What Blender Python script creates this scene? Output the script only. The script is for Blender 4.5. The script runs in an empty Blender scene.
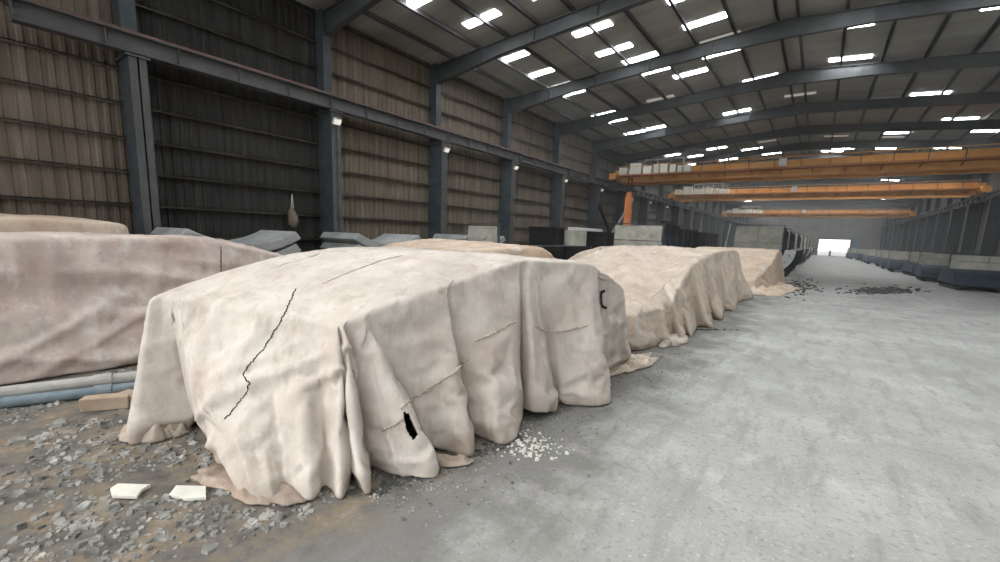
import bpy, math, random
import numpy as np
from mathutils import Vector, Matrix, noise
from mathutils.bvhtree import BVHTree
random.seed(7)
C = bpy.context.scene.collection
PI = math.pi
ORD = ['first', 'second', 'third', 'fourth', 'fifth', 'sixth', 'seventh', 'eighth', 'ninth', 'tenth', 'eleventh', 'twelfth', 'thirteenth',
       'fourteenth', 'fifteenth', 'sixteenth', 'seventeenth', 'eighteenth', 'nineteenth', 'twentieth', 'twenty-first', 'twenty-second', 'twenty-third']

# ------------------------------------------------------------------ camera geometry (hall axis = +Y, camera at 0,0,H)
F = 430.; PP = (501.5, 302.5); VP = (819., 246.); H = 2.4; ROLL = .035
_a = np.array([VP[0]-PP[0], -(VP[1]-PP[1]), -F]); _a /= np.linalg.norm(_a)
_V = F*F/(-(VP[1]-PP[1])+ROLL*(VP[0]-PP[0]))
_d = np.array([-ROLL*_V, -_V, -F]); _d -= _a*_d.dot(_a); _d /= np.linalg.norm(_d)
RM = np.array([np.cross(_a, -_d), _a, -_d])
def ray(u, v): return RM @ np.array([u-PP[0], -(v-PP[1]), -F])
def on(u, v, i, val):
    r = ray(u, v); t = (val-(H if i == 2 else 0))/r[i]
    return Vector((r[0]*t, r[1]*t, r[2]*t+H))
def onx(u, v, x): return on(u, v, 0, x)
def ony(u, v, y): return on(u, v, 1, y)
def onz(u, v, z): return on(u, v, 2, z)
def proj(p):
    c = RM.T @ (np.array(p, float)-[0, 0, H]); return PP[0]-F*c[0]/c[2], PP[1]+F*c[1]/c[2]
def seg_u(P, Q, u):                                   # point of segment PQ seen at column u
    lo, hi = -.6, 1.6
    for _ in range(40):
        m = (lo+hi)/2
        if proj(P.lerp(Q, m))[0] < u: lo = m
        else: hi = m
    return P.lerp(Q, lo)

cam = bpy.data.cameras.new('camera'); co = bpy.data.objects.new('camera', cam); C.objects.link(co)
cam.sensor_fit = 'HORIZONTAL'; cam.sensor_width = 36; cam.lens = F*36/1000.
cam.shift_x = -(PP[0]-500)/1000.; cam.shift_y = (PP[1]-281)/1000.
cam.clip_end = 500; cam.clip_start = .05
M4 = Matrix(RM.tolist()).to_4x4(); M4.translation = (0, 0, H); co.matrix_world = M4
bpy.context.scene.camera = co

# ------------------------------------------------------------------ materials
def mat(name, cols, scale=3., rough=.8, bump=0., bscale=None, metal=0., stretch=(1, 1, 1), stops=None, detail=6, extra=None, trans=0.):
    m = bpy.data.materials.new(name); m.use_nodes = True
    nt = m.node_tree; N = nt.nodes; L = nt.links
    b = N['Principled BSDF']; b.inputs['Roughness'].default_value = rough; b.inputs['Metallic'].default_value = metal
    b.inputs['Specular IOR Level'].default_value = .25
    tc = N.new('ShaderNodeTexCoord'); mp = N.new('ShaderNodeMapping'); mp.inputs['Scale'].default_value = stretch
    L.new(tc.outputs['Object'], mp.inputs['Vector'])
    nz = N.new('ShaderNodeTexNoise'); nz.inputs['Scale'].default_value = scale; nz.inputs['Detail'].default_value = detail; nz.inputs['Roughness'].default_value = .62
    L.new(mp.outputs[0], nz.inputs['Vector'])
    cr = N.new('ShaderNodeValToRGB'); e = cr.color_ramp.elements
    n = len(cols); stops = stops or [.32+.36*i/max(1, n-1) for i in range(n)]
    while len(e) < n: e.new(.5)
    for i in range(n): e[i].position = stops[i]; e[i].color = (*cols[i], 1)
    L.new(nz.outputs['Fac'], cr.inputs['Fac'])
    out = cr.outputs['Color']
    for (sc, col, lo, hi, st) in (extra or []):         # stains: (scale, colour, ramp low, ramp high, stretch)
        m2 = N.new('ShaderNodeMapping'); m2.inputs['Scale'].default_value = st; m2.inputs['Location'].default_value = (sc*3.1, 7.7, sc)
        L.new(tc.outputs['Object'], m2.inputs['Vector'])
        n2 = N.new('ShaderNodeTexNoise'); n2.inputs['Scale'].default_value = sc; n2.inputs['Detail'].default_value = 7; n2.inputs['Roughness'].default_value = .65
        L.new(m2.outputs[0], n2.inputs['Vector'])
        r2 = N.new('ShaderNodeMapRange'); r2.inputs['From Min'].default_value = lo; r2.inputs['From Max'].default_value = hi
        L.new(n2.outputs['Fac'], r2.inputs['Value'])
        mx = N.new('ShaderNodeMix'); mx.data_type = 'RGBA'
        L.new(r2.outputs[0], mx.inputs[0]); L.new(out, mx.inputs[6]); mx.inputs[7].default_value = (*col, 1)
        out = mx.outputs[2]
    L.new(out, b.inputs['Base Color'])
    if bump:
        n3 = N.new('ShaderNodeTexNoise'); n3.inputs['Scale'].default_value = bscale or scale*6; n3.inputs['Detail'].default_value = 8; n3.inputs['Roughness'].default_value = .7
        L.new(tc.outputs['Object'], n3.inputs['Vector'])
        bp = N.new('ShaderNodeBump'); bp.inputs['Strength'].default_value = min(1, bump*10); bp.inputs['Distance'].default_value = bump
        L.new(n3.outputs['Fac'], bp.inputs['Height']); L.new(bp.outputs[0], b.inputs['Normal'])
    return m
def emis(name, col, s):
    m = bpy.data.materials.new(name); m.use_nodes = True; N = m.node_tree.nodes
    b = N['Principled BSDF']; b.inputs['Base Color'].default_value = (*col, 1); b.inputs['Emission Color'].default_value = (*col, 1); b.inputs['Emission Strength'].default_value = s
    return m

def cloth(name, c1, c2, stain, dirt, s=1.):
    m = mat(name, [tuple(x*.86 for x in c2), c2, c1, tuple(min(1, x*1.08) for x in c1)], 1.3, .92, .010, 9, stops=[.3, .42, .54, .70], extra=[
        (1.1, stain, .47, .68, (1, 1, 1)), (3.1, dirt, .54, .76, (1, 1, .45)), (8., tuple(x*.7 for x in c2), .57, .82, (1, 1, 1)), (2., (.68, .645, .60), .55, .78, (1.4, 1.4, .6)), (9., (.70, .67, .63), .58, .9, (1, 1, .2)), (42., tuple(x*.82 for x in c2), .58, .95, (1, 1, 1))])
    nt = m.node_tree; N = nt.nodes; L = nt.links; b = N['Principled BSDF']; bp = [n for n in N if n.type == 'BUMP'][0]
    tc = [n for n in N if n.type == 'TEX_COORD'][0]
    nz = N.new('ShaderNodeTexNoise'); nz.inputs['Scale'].default_value = 120; nz.inputs['Detail'].default_value = 4; L.new(tc.outputs['Object'], nz.inputs['Vector'])
    b2 = N.new('ShaderNodeBump'); b2.inputs['Strength'].default_value = .5; b2.inputs['Distance'].default_value = .003
    L.new(nz.outputs['Fac'], b2.inputs['Height']); L.new(bp.outputs[0], b2.inputs['Normal']); L.new(b2.outputs[0], b.inputs['Normal'])
    return m
M_TARP = cloth('cream_canvas', (.60, .55, .50), (.53, .48, .43), (.50, .42, .365), (.39, .335, .29))
M_TARP_P = cloth('pinkish_canvas', (.57, .49, .44), (.48, .405, .365), (.43, .325, .28), (.37, .30, .265))
M_TARP_B = cloth('beige_canvas', (.57, .485, .405), (.50, .42, .345), (.48, .38, .30), (.38, .31, .25))
M_TARP_O = cloth('peach_canvas', (.60, .49, .39), (.53, .425, .33), (.54, .39, .27), (.42, .33, .26))
M_TARP_D = cloth('dirty_canvas', (.40, .325, .265), (.30, .24, .195), (.30, .21, .15), (.24, .19, .15))
M_SEAM = mat('stitched_seam', [(.46, .39, .33), (.60, .52, .45)], 30, .95, .004, 80)
M_DARK = mat('dark_gap', [(.012, .011, .010), (.02, .018, .016)], 8, .95)
M_ROAD = mat('dusty_concrete', [(.262, .264, .25), (.36, .361, .345), (.46, .46, .442)], .55, .95, .03, 30, stops=[.25, .5, .72], detail=9, extra=[
    (.33, (.29, .288, .272), .52, .74, (1, .5, 1)), (1.4, (.50, .498, .48), .56, .80, (1, 1, 1)), (.9, (.22, .215, .20), .60, .78, (1.0, .35, 1)), (4., (.25, .25, .24), .50, .72, (1, .22, 1)), (16., (.17, .169, .16), .54, .76, (1, 1, 1)), (24., (.60, .60, .58), .58, .76, (1, 1, 1)), (60., (.16, .158, .15), .58, .8, (1, 1, 1))])
M_EARTH = mat('brown_earth', [(.06, .05, .04), (.12, .10, .078), (.22, .155, .095)], 1.6, .95, .035, 18, detail=9, extra=[(5., (.30, .28, .25), .60, .8, (1, 1, 1))])
M_WALL = mat('brown_sheeting', [(.105, .085, .064), (.148, .121, .094), (.19, .16, .128)], 1.5, .85, 0, stretch=(1, 3.2, .22), extra=[(2., (.10, .085, .07), .55, .8, (1, 2.5, .3)), (5., (.32, .28, .235), .66, .82, (1, 3, .08))])
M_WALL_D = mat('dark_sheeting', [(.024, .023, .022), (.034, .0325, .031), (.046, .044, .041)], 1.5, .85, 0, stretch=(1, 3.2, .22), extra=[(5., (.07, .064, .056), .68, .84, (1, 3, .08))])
M_WALL_G = mat('grey_sheeting', [(.10, .096, .088), (.14, .135, .124), (.18, .172, .158)], 1.2, .85, 0, stretch=(1, 2.2, .25))
M_GIRT = mat('girt_steel', [(.035, .030, .025), (.065, .056, .045), (.11, .095, .075)], 1.2, .7, stretch=(1, .5, 1))  # dark brown carries the underside shade of the girts in its colour
M_STEEL = mat('blue_grey_steel', [(.040, .050, .058), (.056, .067, .075), (.075, .086, .092)], 2.5, .6, 0, extra=[(3., (.12, .105, .09), .62, .85, (1, 1, .4))])
M_STEEL_F = mat('grey_flange_steel', [(.070, .070, .072), (.095, .094, .095)], 2.5, .6)
M_RUST = mat('rusty_rail', [(.12, .065, .05), (.2, .11, .085)], 4, .7)
M_ROOF = mat('dusty_roof_sheet', [(.22, .215, .20), (.29, .28, .26), (.36, .345, .32)], .35, .85, 0, stretch=(.25, 1.5, 1))
M_RAFT = mat('roof_steel', [(.050, .054, .058), (.07, .074, .077)], 2, .6)
M_ORANGE = mat('crane_orange', [(.60, .27, .075), (.72, .36, .10), (.78, .42, .13)], .8, .55, 0, extra=[(2.4, (.40, .17, .06), .60, .8, (1, 1, .4))])
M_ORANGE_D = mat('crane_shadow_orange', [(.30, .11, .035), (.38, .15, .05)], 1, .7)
M_CAB = mat('cabinet_cream', [(.62, .61, .53), (.74, .73, .64)], 2, .5)
M_BLACK = mat('black_steel', [(.010, .010, .011), (.02, .02, .021)], 4, .55)
M_BLUE = mat('dark_blue_steel', [(.022, .034, .052), (.04, .058, .082)], 2, .55, 0, extra=[(3., (.12, .115, .105), .6, .85, (1, 1, .5))])
M_LID = mat('dusty_lid', [(.30, .295, .25), (.42, .41, .35), (.50, .48, .42)], 1.3, .85, 0, extra=[(3., (.22, .205, .17), .58, .8, (1, 1, .4))])
M_PALE = mat('pale_concrete', [(.56, .57, .57), (.70, .71, .71)], 2, .85, .004, 30)
M_SEG = mat('segment_concrete', [(.21, .225, .225), (.29, .30, .30), (.37, .375, .365)], .9, .88, .006, 22, extra=[(2.5, (.15, .155, .15), .6, .82, (1, 1, 1))])
M_WOOD = mat('sleeper_timber', [(.11, .075, .05), (.19, .14, .1)], 3, .85, .004, 20, stretch=(1, 6, 1))
M_BLOCK = mat('tan_block', [(.34, .255, .185), (.47, .375, .29)], 4, .92, .006, 40)
M_PIPE_G = mat('grey_pipe', [(.33, .32, .30), (.44, .43, .40)], 5, .8, .003, 30)
M_PIPE_B = mat('blue_grey_pipe', [(.14, .185, .215), (.21, .26, .29)], 5, .6, 0, extra=[(6., (.34, .33, .31), .56, .7, (1, 1, 1))])
M_CHIP = mat('stone_chips', [(.10, .098, .09), (.23, .225, .21), (.42, .41, .385)], 5, .95, .004, 60, stops=[.35, .5, .66])
M_CHIP_D = mat('dark_rubble', [(.055, .055, .052), (.10, .10, .095)], 3, .95)
M_SLAB = mat('white_tile', [(.60, .60, .54), (.74, .73, .66)], 4, .85, .003, 50)
M_SKY = emis('translucent_sheet', (.95, .98, 1.), 32.)
M_SKYD = emis('dirty_translucent_sheet', (.62, .58, .52), .35)
M_LAMP = emis('lamp_glass', (1, .95, .85), .45)
M_LAMPB = mat('lamp_housing', [(.5, .5, .48), (.6, .6, .58)], 6, .5)
M_SACK = mat('old_sack', [(.11, .085, .07), (.2, .165, .14)], 9, .95, .004, 60)
M_ORP = mat('orange_post_paint', [(.75, .24, .08), (.85, .33, .13)], 1.5, .6)
M_GREYP = mat('pale_grey_paint', [(.34, .34, .33), (.46, .46, .44)], 2, .6)

def hem_dirt(m, x0, x1, top):
    nt = m.node_tree; N = nt.nodes; L = nt.links; b = N['Principled BSDF']; src = b.inputs['Base Color'].links[0].from_socket
    tc = [n for n in N if n.type == 'TEX_COORD'][0]; sp = N.new('ShaderNodeSeparateXYZ'); L.new(tc.outputs['Object'], sp.inputs[0])
    nz = N.new('ShaderNodeTexNoise'); nz.inputs['Scale'].default_value = 2.2; nz.inputs['Detail'].default_value = 7; L.new(tc.outputs['Object'], nz.inputs['Vector'])
    a = N.new('ShaderNodeMath'); a.operation = 'MULTIPLY_ADD'; a.inputs[1].default_value = -.9; L.new(nz.outputs['Fac'], a.inputs[0]); L.new(sp.outputs['Z'], a.inputs[2])
    r = N.new('ShaderNodeMapRange'); r.inputs['From Min'].default_value = top-.45; r.inputs['From Max'].default_value = -.45; r.inputs['To Max'].default_value = .8; L.new(a.outputs[0], r.inputs['Value'])
    mx = N.new('ShaderNodeMix'); mx.data_type = 'RGBA'; L.new(r.outputs[0], mx.inputs[0]); L.new(src, mx.inputs[6]); mx.inputs[7].default_value = (.33, .265, .215, 1); L.new(mx.outputs[2], b.inputs['Base Color'])
hem_dirt(M_TARP, 0, 0, .22); hem_dirt(M_TARP_B, 0, 0, .2)
# ------------------------------------------------------------------ mesh builder
class MB:
    def __init__(s): s.v = []; s.f = []; s.m = []
    def add(s, vs, fs, mi=0):
        o = len(s.v); s.v += [tuple(p) for p in vs]; s.f += [tuple(i+o for i in f) for f in fs]; s.m += [mi]*len(fs); return s
    def box(s, a, b, rot=None, at=None, mi=0):
        x0, y0, z0 = a; x1, y1, z1 = b
        vs = [Vector(p) for p in ((x0, y0, z0), (x1, y0, z0), (x1, y1, z0), (x0, y1, z0), (x0, y0, z1), (x1, y0, z1), (x1, y1, z1), (x0, y1, z1))]
        if rot is not None: vs = [rot @ p for p in vs]
        if at is not None: vs = [p+Vector(at) for p in vs]
        return s.add(vs, [(3, 2, 1, 0), (4, 5, 6, 7), (0, 1, 5, 4), (1, 2, 6, 5), (2, 3, 7, 6), (3, 0, 4, 7)], mi)
    def bar(s, p, q, w, h, mi=0):                      # rectangular bar from p to q
        p = Vector(p); q = Vector(q); d = (q-p).normalized()
        sx = d.cross(Vector((0, 0, 1))); sx = sx.normalized() if sx.length > 1e-4 else Vector((1, 0, 0)); sz = sx.cross(d)
        vs = [c+sx*(w/2*i)+sz*(h/2*j) for c in (p, q) for i, j in ((-1, -1), (1, -1), (1, 1), (-1, 1))]
        return s.add(vs, [(0, 1, 2, 3), (7, 6, 5, 4), (4, 5, 1, 0), (5, 6, 2, 1), (6, 7, 3, 2), (7, 4, 0, 3)], mi)
    def tube(s, pts, r, n=8, mi=0):
        pts = [Vector(p) for p in pts]; rs = r if isinstance(r, (list, tuple)) else [r]*len(pts); vs = []; fs = []
        for i, p in enumerate(pts):
            d = (pts[min(i+1, len(pts)-1)]-pts[max(i-1, 0)]).normalized()
            ax = Vector((0, 0, 1)) if abs(d.z) < .9 else Vector((1, 0, 0)); a = d.cross(ax).normalized(); b = d.cross(a)
            vs += [p+(a*math.cos(2*PI*k/n)+b*math.sin(2*PI*k/n))*rs[i] for k in range(n)]
        for i in range(len(pts)-1):
            fs += [(i*n+k, i*n+(k+1) % n, (i+1)*n+(k+1) % n, (i+1)*n+k) for k in range(n)]
        fs += [tuple(range(n))[::-1], tuple((len(pts)-1)*n+k for k in range(n))]
        return s.add(vs, fs, mi)
    def prism(s, prof, x0, x1, axis='x', mi=0):       # closed profile extruded along an axis
        n = len(prof); mk = {'x': lambda t, p: (t, p[0], p[1]), 'y': lambda t, p: (p[0], t, p[1]), 'z': lambda t, p: (p[0], p[1], t)}[axis]
        vs = [mk(x0, p) for p in prof]+[mk(x1, p) for p in prof]
        fs = [(i, (i+1) % n, n+(i+1) % n, n+i) for i in range(n)]+[tuple(range(n))[::-1], tuple(range(n, 2*n))]
        return s.add(vs, fs, mi)
    def strip(s, outer, inner, x0, x1, mi=0):         # arch band in the YZ plane (outer and inner polylines), extruded along X
        n = len(outer); vs = [(x, *p) for x in (x0, x1) for P in (outer, inner) for p in P]; fs = []
        for i in range(n-1):
            fs += [(i, i+1, n+i+1, n+i), (2*n+i, 3*n+i, 3*n+i+1, 2*n+i+1), (i, 2*n+i, 2*n+i+1, i+1), (n+i, n+i+1, 3*n+i+1, 3*n+i)]
        fs += [(0, n, 3*n, 2*n), (n-1, 3*n-1, 4*n-1, 2*n-1)]
        return s.add(vs, fs, mi)
    def go(s, name, mats, parent=None, smooth=False, bevel=0., loc=None):
        me = bpy.data.meshes.new(name); me.from_pydata(s.v, [], s.f)
        for m in (mats if isinstance(mats, (list, tuple)) else [mats]): me.materials.append(m)
        me.polygons.foreach_set('material_index', s.m); me.validate(); me.update()
        import bmesh
        bm = bmesh.new(); bm.from_mesh(me); bmesh.ops.recalc_face_normals(bm, faces=bm.faces); bm.to_mesh(me); bm.free()
        if smooth: me.polygons.foreach_set('use_smooth', [True]*len(me.polygons))
        o = bpy.data.objects.new(name, me); C.objects.link(o)
        if parent is not None: o.parent = parent
        if loc is not None: o.location = loc
        if bevel:
            b = o.modifiers.new('bevel', 'BEVEL'); b.width = bevel; b.segments = 2; b.limit_method = 'ANGLE'
        return o
def tag(o, label=None, cat=None, group=None, kind=None):
    for k, v in (('label', label), ('category', cat), ('group', group), ('kind', kind)):
        if v: o[k] = v
    return o
def thing(name, label, cat, loc=(0, 0, 0), rz=0., group=None):
    o = bpy.data.objects.new(name, None); C.objects.link(o); o.location = loc; o.rotation_euler = (0, 0, rz); o.empty_display_size = .1
    return tag(o, label, cat, group)
def dup(root, loc, rz=0., label=None, group=None):
    r = root.copy(); C.objects.link(r); r.location = loc; r.rotation_euler = (0, 0, rz)
    if label: r['label'] = label
    if group: r['group'] = group
    for ch in list(root.children):
        c = ch.copy(); C.objects.link(c); c.parent = r
        for g in ch.children:
            d = g.copy(); C.objects.link(d); d.parent = c
    return r
def struct(o): o['kind'] = 'structure'; return o

# ------------------------------------------------------------------ setting: hall
XW, XR, YE = -17.0, 12.6, 138.0
RX, RZ = -2.2, 12.0                                   # ridge
def roof_z(x): return RZ-abs(x-RX)/13.
YC = [4.33, 10.5, 16.7, 22.95, 29.55, 36.25]+[42.95+6.7*i for i in range(15)]                 # column lines

# ground: one sheet with mild undulation near the camera; road and earth are zones of it
def smooth(a, b, x):
    t = max(0., min(1., (x-a)/(b-a))); return t*t*(3-2*t)
def ground_z(x, y): 
    if y > 40 or y < -6: return 0.
    e = 1-smooth(-4.2, -2.6, x)
    return e*.02*noise.noise((x*1.7, y*1.7, 0))+.006*noise.noise((x*.9, y*.9, 3.))
xs = [-19.]+[XW+.0+i*.22 for i in range(78)]+[.5+i*.8 for i in range(16)]+[13.6, 40]
ys = [-30, -12]+[-6+i*.25 for i in range(100)]+[19+i*1.5 for i in range(14)]+[40+i*6 for i in range(17)]+[141, 160, 260]
mb = MB(); nx = len(xs)
mb.v = [(x, y, ground_z(x, y)) for y in ys for x in xs]
for j in range(len(ys)-1):
    for i in range(nx-1):
        mb.f.append((j*nx+i, j*nx+i+1, (j+1)*nx+i+1, (j+1)*nx+i)); mb.m.append(0)
def ground_material():
    m = M_ROAD.copy(); m.name = 'ground_dust_and_earth'; nt = m.node_tree; N = nt.nodes; L = nt.links
    b = N['Principled BSDF']; road = b.inputs['Base Color'].links[0].from_socket
    tc = [n for n in N if n.type == 'TEX_COORD'][0]
    sp = N.new('ShaderNodeSeparateXYZ'); L.new(tc.outputs['Object'], sp.inputs[0])
    nz = N.new('ShaderNodeTexNoise'); nz.inputs['Scale'].default_value = 1.1; nz.inputs['Detail'].default_value = 8; L.new(tc.outputs['Object'], nz.inputs['Vector'])
    ma = N.new('ShaderNodeMath'); ma.operation = 'MULTIPLY_ADD'; ma.inputs[1].default_value = 1.5; L.new(nz.outputs['Fac'], ma.inputs[0]); L.new(sp.outputs['X'], ma.inputs[2])
    mr = N.new('ShaderNodeMapRange'); mr.inputs['From Min'].default_value = -2.35; mr.inputs['From Max'].default_value = -1.75; L.new(ma.outputs[0], mr.inputs['Value'])
    n2 = N.new('ShaderNodeTexNoise'); n2.inputs['Scale'].default_value = 2.2; n2.inputs['Detail'].default_value = 10; n2.inputs['Roughness'].default_value = .7; L.new(tc.outputs['Object'], n2.inputs['Vector'])
    cr = N.new('ShaderNodeValToRGB'); e = cr.color_ramp.elements; e.new(.5); e.new(.6)
    for i, (p, c) in enumerate(((.36, (.085, .078, .068)), (.48, (.15, .14, .125)), (.56, (.21, .165, .115)), (.68, (.30, .28, .25)))): e[i].position = p; e[i].color = (*c, 1)
    L.new(n2.outputs['Fac'], cr.inputs['Fac'])
    mx = N.new('ShaderNodeMix'); mx.data_type = 'RGBA'; L.new(mr.outputs[0], mx.inputs[0]); L.new(cr.outputs['Color'], mx.inputs[6]); L.new(road, mx.inputs[7])
    # damp grit swept against the foot of the tarps
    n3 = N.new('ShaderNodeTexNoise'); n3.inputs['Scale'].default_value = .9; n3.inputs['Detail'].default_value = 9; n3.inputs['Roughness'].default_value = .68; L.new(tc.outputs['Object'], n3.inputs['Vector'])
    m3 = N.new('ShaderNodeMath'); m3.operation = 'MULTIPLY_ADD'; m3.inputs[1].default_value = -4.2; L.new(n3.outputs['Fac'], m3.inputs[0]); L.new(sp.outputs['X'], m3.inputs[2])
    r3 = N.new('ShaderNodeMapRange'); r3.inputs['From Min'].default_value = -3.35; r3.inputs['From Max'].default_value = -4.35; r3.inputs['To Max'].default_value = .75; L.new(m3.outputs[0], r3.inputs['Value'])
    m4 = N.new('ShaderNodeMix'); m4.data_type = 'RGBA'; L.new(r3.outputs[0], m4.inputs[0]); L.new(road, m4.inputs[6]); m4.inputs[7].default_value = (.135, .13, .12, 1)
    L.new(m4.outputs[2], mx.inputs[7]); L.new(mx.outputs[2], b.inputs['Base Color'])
    return m
struct(mb.go('floor', ground_material(), smooth=True))

# left wall: trapezoidal sheeting, real corrugation
def sheeting(x, y0, y1, z0, z1, d, per=.26):
    vs = []; fs = []; y = y0; k = 0
    pr = [(0, 0), (.42, 0), (.54, 1), (.88, 1)]
    pts = []
    while y < y1:
        pts += [(x+d*h, y+per*t) for t, h in pr]; y += per
    for (px, py) in pts: vs += [(px, py, z0), (px, py, z1)]
    n = len(pts)
    fs = [(2*i, 2*i+2, 2*i+3, 2*i+1) for i in range(n-1)]
    cen = [pts[i][1] for i in range(n-1)]
    return vs, fs, cen
mb = MB(); vs, fs, cen = sheeting(XW-.05, -12, YE, 0, 11.0, .035)
for f, c in zip(fs, cen):
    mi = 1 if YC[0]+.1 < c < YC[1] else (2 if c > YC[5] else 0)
    mb.f.append(f); mb.m.append(mi)
mb.v = vs
# an outer skin so that the wall has thickness
o_ = len(mb.v); mb.box((XW-.16, -12, 0), (XW-.1, YE, 11.0), mi=2)
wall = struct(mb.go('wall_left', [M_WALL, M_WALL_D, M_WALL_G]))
GZ = [.06+.96*i for i in range(12)]
for k, z in enumerate(GZ):
    g = MB(); g.box((XW, -12, z-.015), (XW+.15, YE, z+.015)); g.box((XW+.13, -12, z-.06), (XW+.15, YE, z+.015))
    g.go('girt', M_GIRT, wall)
mb = MB(); vs, fs, cen = sheeting(XR+.06, 30, YE, 0, 10.9, -.06)
mb.add(vs, fs); mb.box((XR+.1, -12, 0), (XR+.16, YE, 10.9)); wr = struct(mb.go('wall_right', M_WALL_G))
# far gable wall with door opening
DX0, DX1, DZ = -.15, 6.15, 4.15
mb = MB()
zt = lambda x: roof_z(x)-.05
for x0, x1, z0 in ((XW, DX0, 0), (DX0, DX1, DZ), (DX1, XR, 0)):
    n = max(2, int((x1-x0)/.5))
    xx = [x0+(x1-x0)*i/n for i in range(n+1)]
    if x0 < RX < x1: xx = sorted(xx+[RX])
    mb.prism([(x0, z0), (x1, z0)]+[(x, zt(x)) for x in reversed(xx)], YE, YE+.2, 'y')
for x in [XW+1.6*i for i in range(19)]:
    if not DX0-.2 < x < DX1+.2: mb.box((x-.05, YE-.08, 0), (x+.05, YE, roof_z(x)-.1))
for z in (4.6, 6.4, 8.2): mb.box((XW, YE-.14, z-.05), (XR, YE-.02, z+.05))
struct(mb.go('wall_back', M_WALL_G))
mb = MB(); mb.box((DX0-.25, YE-.12, 0), (DX0, YE+.3, DZ+.25)); mb.box((DX1, YE-.12, 0), (DX1+.25, YE+.3, DZ+.25)); mb.box((DX0-.25, YE-.12, DZ), (DX1+.25, YE+.3, DZ+.25))
struct(mb.go('door_1', M_STEEL))
mb = MB(); mb.box((DX1+.3, YE-.4, .05), (DX1+1.9, YE-.28, DZ+.3))
for z in (.8, 1.8, 2.8, 3.8): mb.box((DX1+.3, YE-.46, z-.05), (DX1+1.9, YE-.4, z+.05))
tag(mb.go('sliding_door_leaf', mat('blue_door_paint', [(.09, .13, .17), (.14, .19, .24)], 2, .6)), 'blue grey sliding door leaf beside the bright far doorway', 'door leaf')

# roof: two slopes of sheeting with purlins
YR0 = -3.0
mb = MB()
for sx in (-1, 1):
    xe = XW-.3 if sx < 0 else XR+.3
    mb.prism([(RX, RZ), (xe, roof_z(xe)), (xe, roof_z(xe)+.08), (RX, RZ+.08)], YR0, YE+.3, 'y')
roof = struct(mb.go('ceiling', M_ROOF))
PX = [RX-.35-1.62*i for i in range(10)]+[RX+.35+1.62*i for i in range(10)]
for x in PX:
    if XW < x < XR:
        z = roof_z(x); g = MB(); g.box((x-.035, YR0, z-.2), (x+.035, YE, z+.0)); g.box((x-.035, YR0, z-.2), (x+.09, YE, z-.18)); g.go('purlin', M_STEEL_F, roof)

# rafters, columns
def make_rafter():
    t = thing('roof_rafter', '', 'rafter', (0, 0, 0), 0, 'roof rafters across the hall')
    for s in (-1, 1):
        xe = XW+.4 if s < 0 else XR-.4
        top = lambda x: roof_z(x)-.205
        dep = lambda x: (.55+.3*max(0, (abs(x-RX)/14.6)-.7)/.3)+.15*max(0, 1-abs(x-RX)/3.)
        xs_ = [RX+(xe-RX)*i/10 for i in range(11)]
        mb = MB(); mb.prism([(x, top(x)) for x in xs_]+[(x, top(x)-dep(x)) for x in reversed(xs_)], -.02, .02, 'y')
        for a, b in zip(xs_[:-1], xs_[1:]):
            mb.bar((a, 0, top(a)-.012), (b, 0, top(b)-.012), .24, .024); mb.bar((a, 0, top(a)-dep(a)), (b, 0, top(b)-dep(b)), .24, .03)
        for i in (2, 4, 6, 8): mb.box((xs_[i]-.01, -.11, top(xs_[i])-dep(xs_[i])), (xs_[i]+.01, .11, top(xs_[i])))
        mb.go('rafter_half', M_RAFT, t)
    return t
raft = make_rafter(); raft.location = (0, YC[1], 0); raft['label'] = 'steel roof rafter over the dark sheeted wall bay, first from the camera'
for i, y in enumerate(YC[2:]):
    dup(raft, (0, y, 0), 0, f'dark steel roof rafter, {ORD[i+1]} from the camera along the hall')
def make_column(label, group):
    t = thing('steel_column', label, 'column', (0, 0, 0), 0, group)
    mb = MB(); mb.box((.18, -.02, 0), (1.0, .02, 7.02)); mb.box((.16, -.2, 0), (.2, .2, 7.02)); mb.box((.02, -.2, 0), (.12, .2, 7.02)); mb.box((.12, -.2, 0), (.94, -.17, 7.02)); mb.go('shaft', M_STEEL, t)
    mb = MB(); mb.box((.94, -.2, 0), (1.0, .2, 7.02)); mb.go('flange', M_STEEL_F, t)
    mb = MB(); mb.box((.02, -.18, 7.02), (.5, -.14, roof_z(XW)-.1)); mb.box((.02, -.16, 7.02), (.07, .16, roof_z(XW)-.1)); mb.box((.48, -.18, 7.02), (.52, .18, roof_z(XW)-.25)); mb.go('upper_shaft', M_STEEL, t)
    mb = MB(); mb.box((.0, -.28, 6.94), (1.06, .28, 7.0)); mb.box((-.04, -.3, 0), (1.1, .3, .03)); mb.go('cap_plate', M_STEEL, t)
    return t
colm = make_column('broad dark steel column at the near end of the dark sheeted wall bay', 'steel columns along the corrugated wall')
colm.location = (XW, YC[0], 0)
for i, y in enumerate(YC[1:]):
    dup(colm, (XW, y, 0), 0, 'blue grey steel column between the dark and the brown wall sheeting' if i == 0 else f'blue grey steel column by the left wall, {ORD[i]} beyond the dark sheeted bay')
rc = make_column('steel column by the far right wall, nearest of its row', 'steel columns along the right wall'); rc.location = (XR, YC[8], 0); rc.rotation_euler = (0, 0, PI)
for i, y in enumerate(YC[9:]): dup(rc, (XR, y, 0), PI, f'steel column by the far right wall, {ORD[i+1]} of its row')
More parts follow.
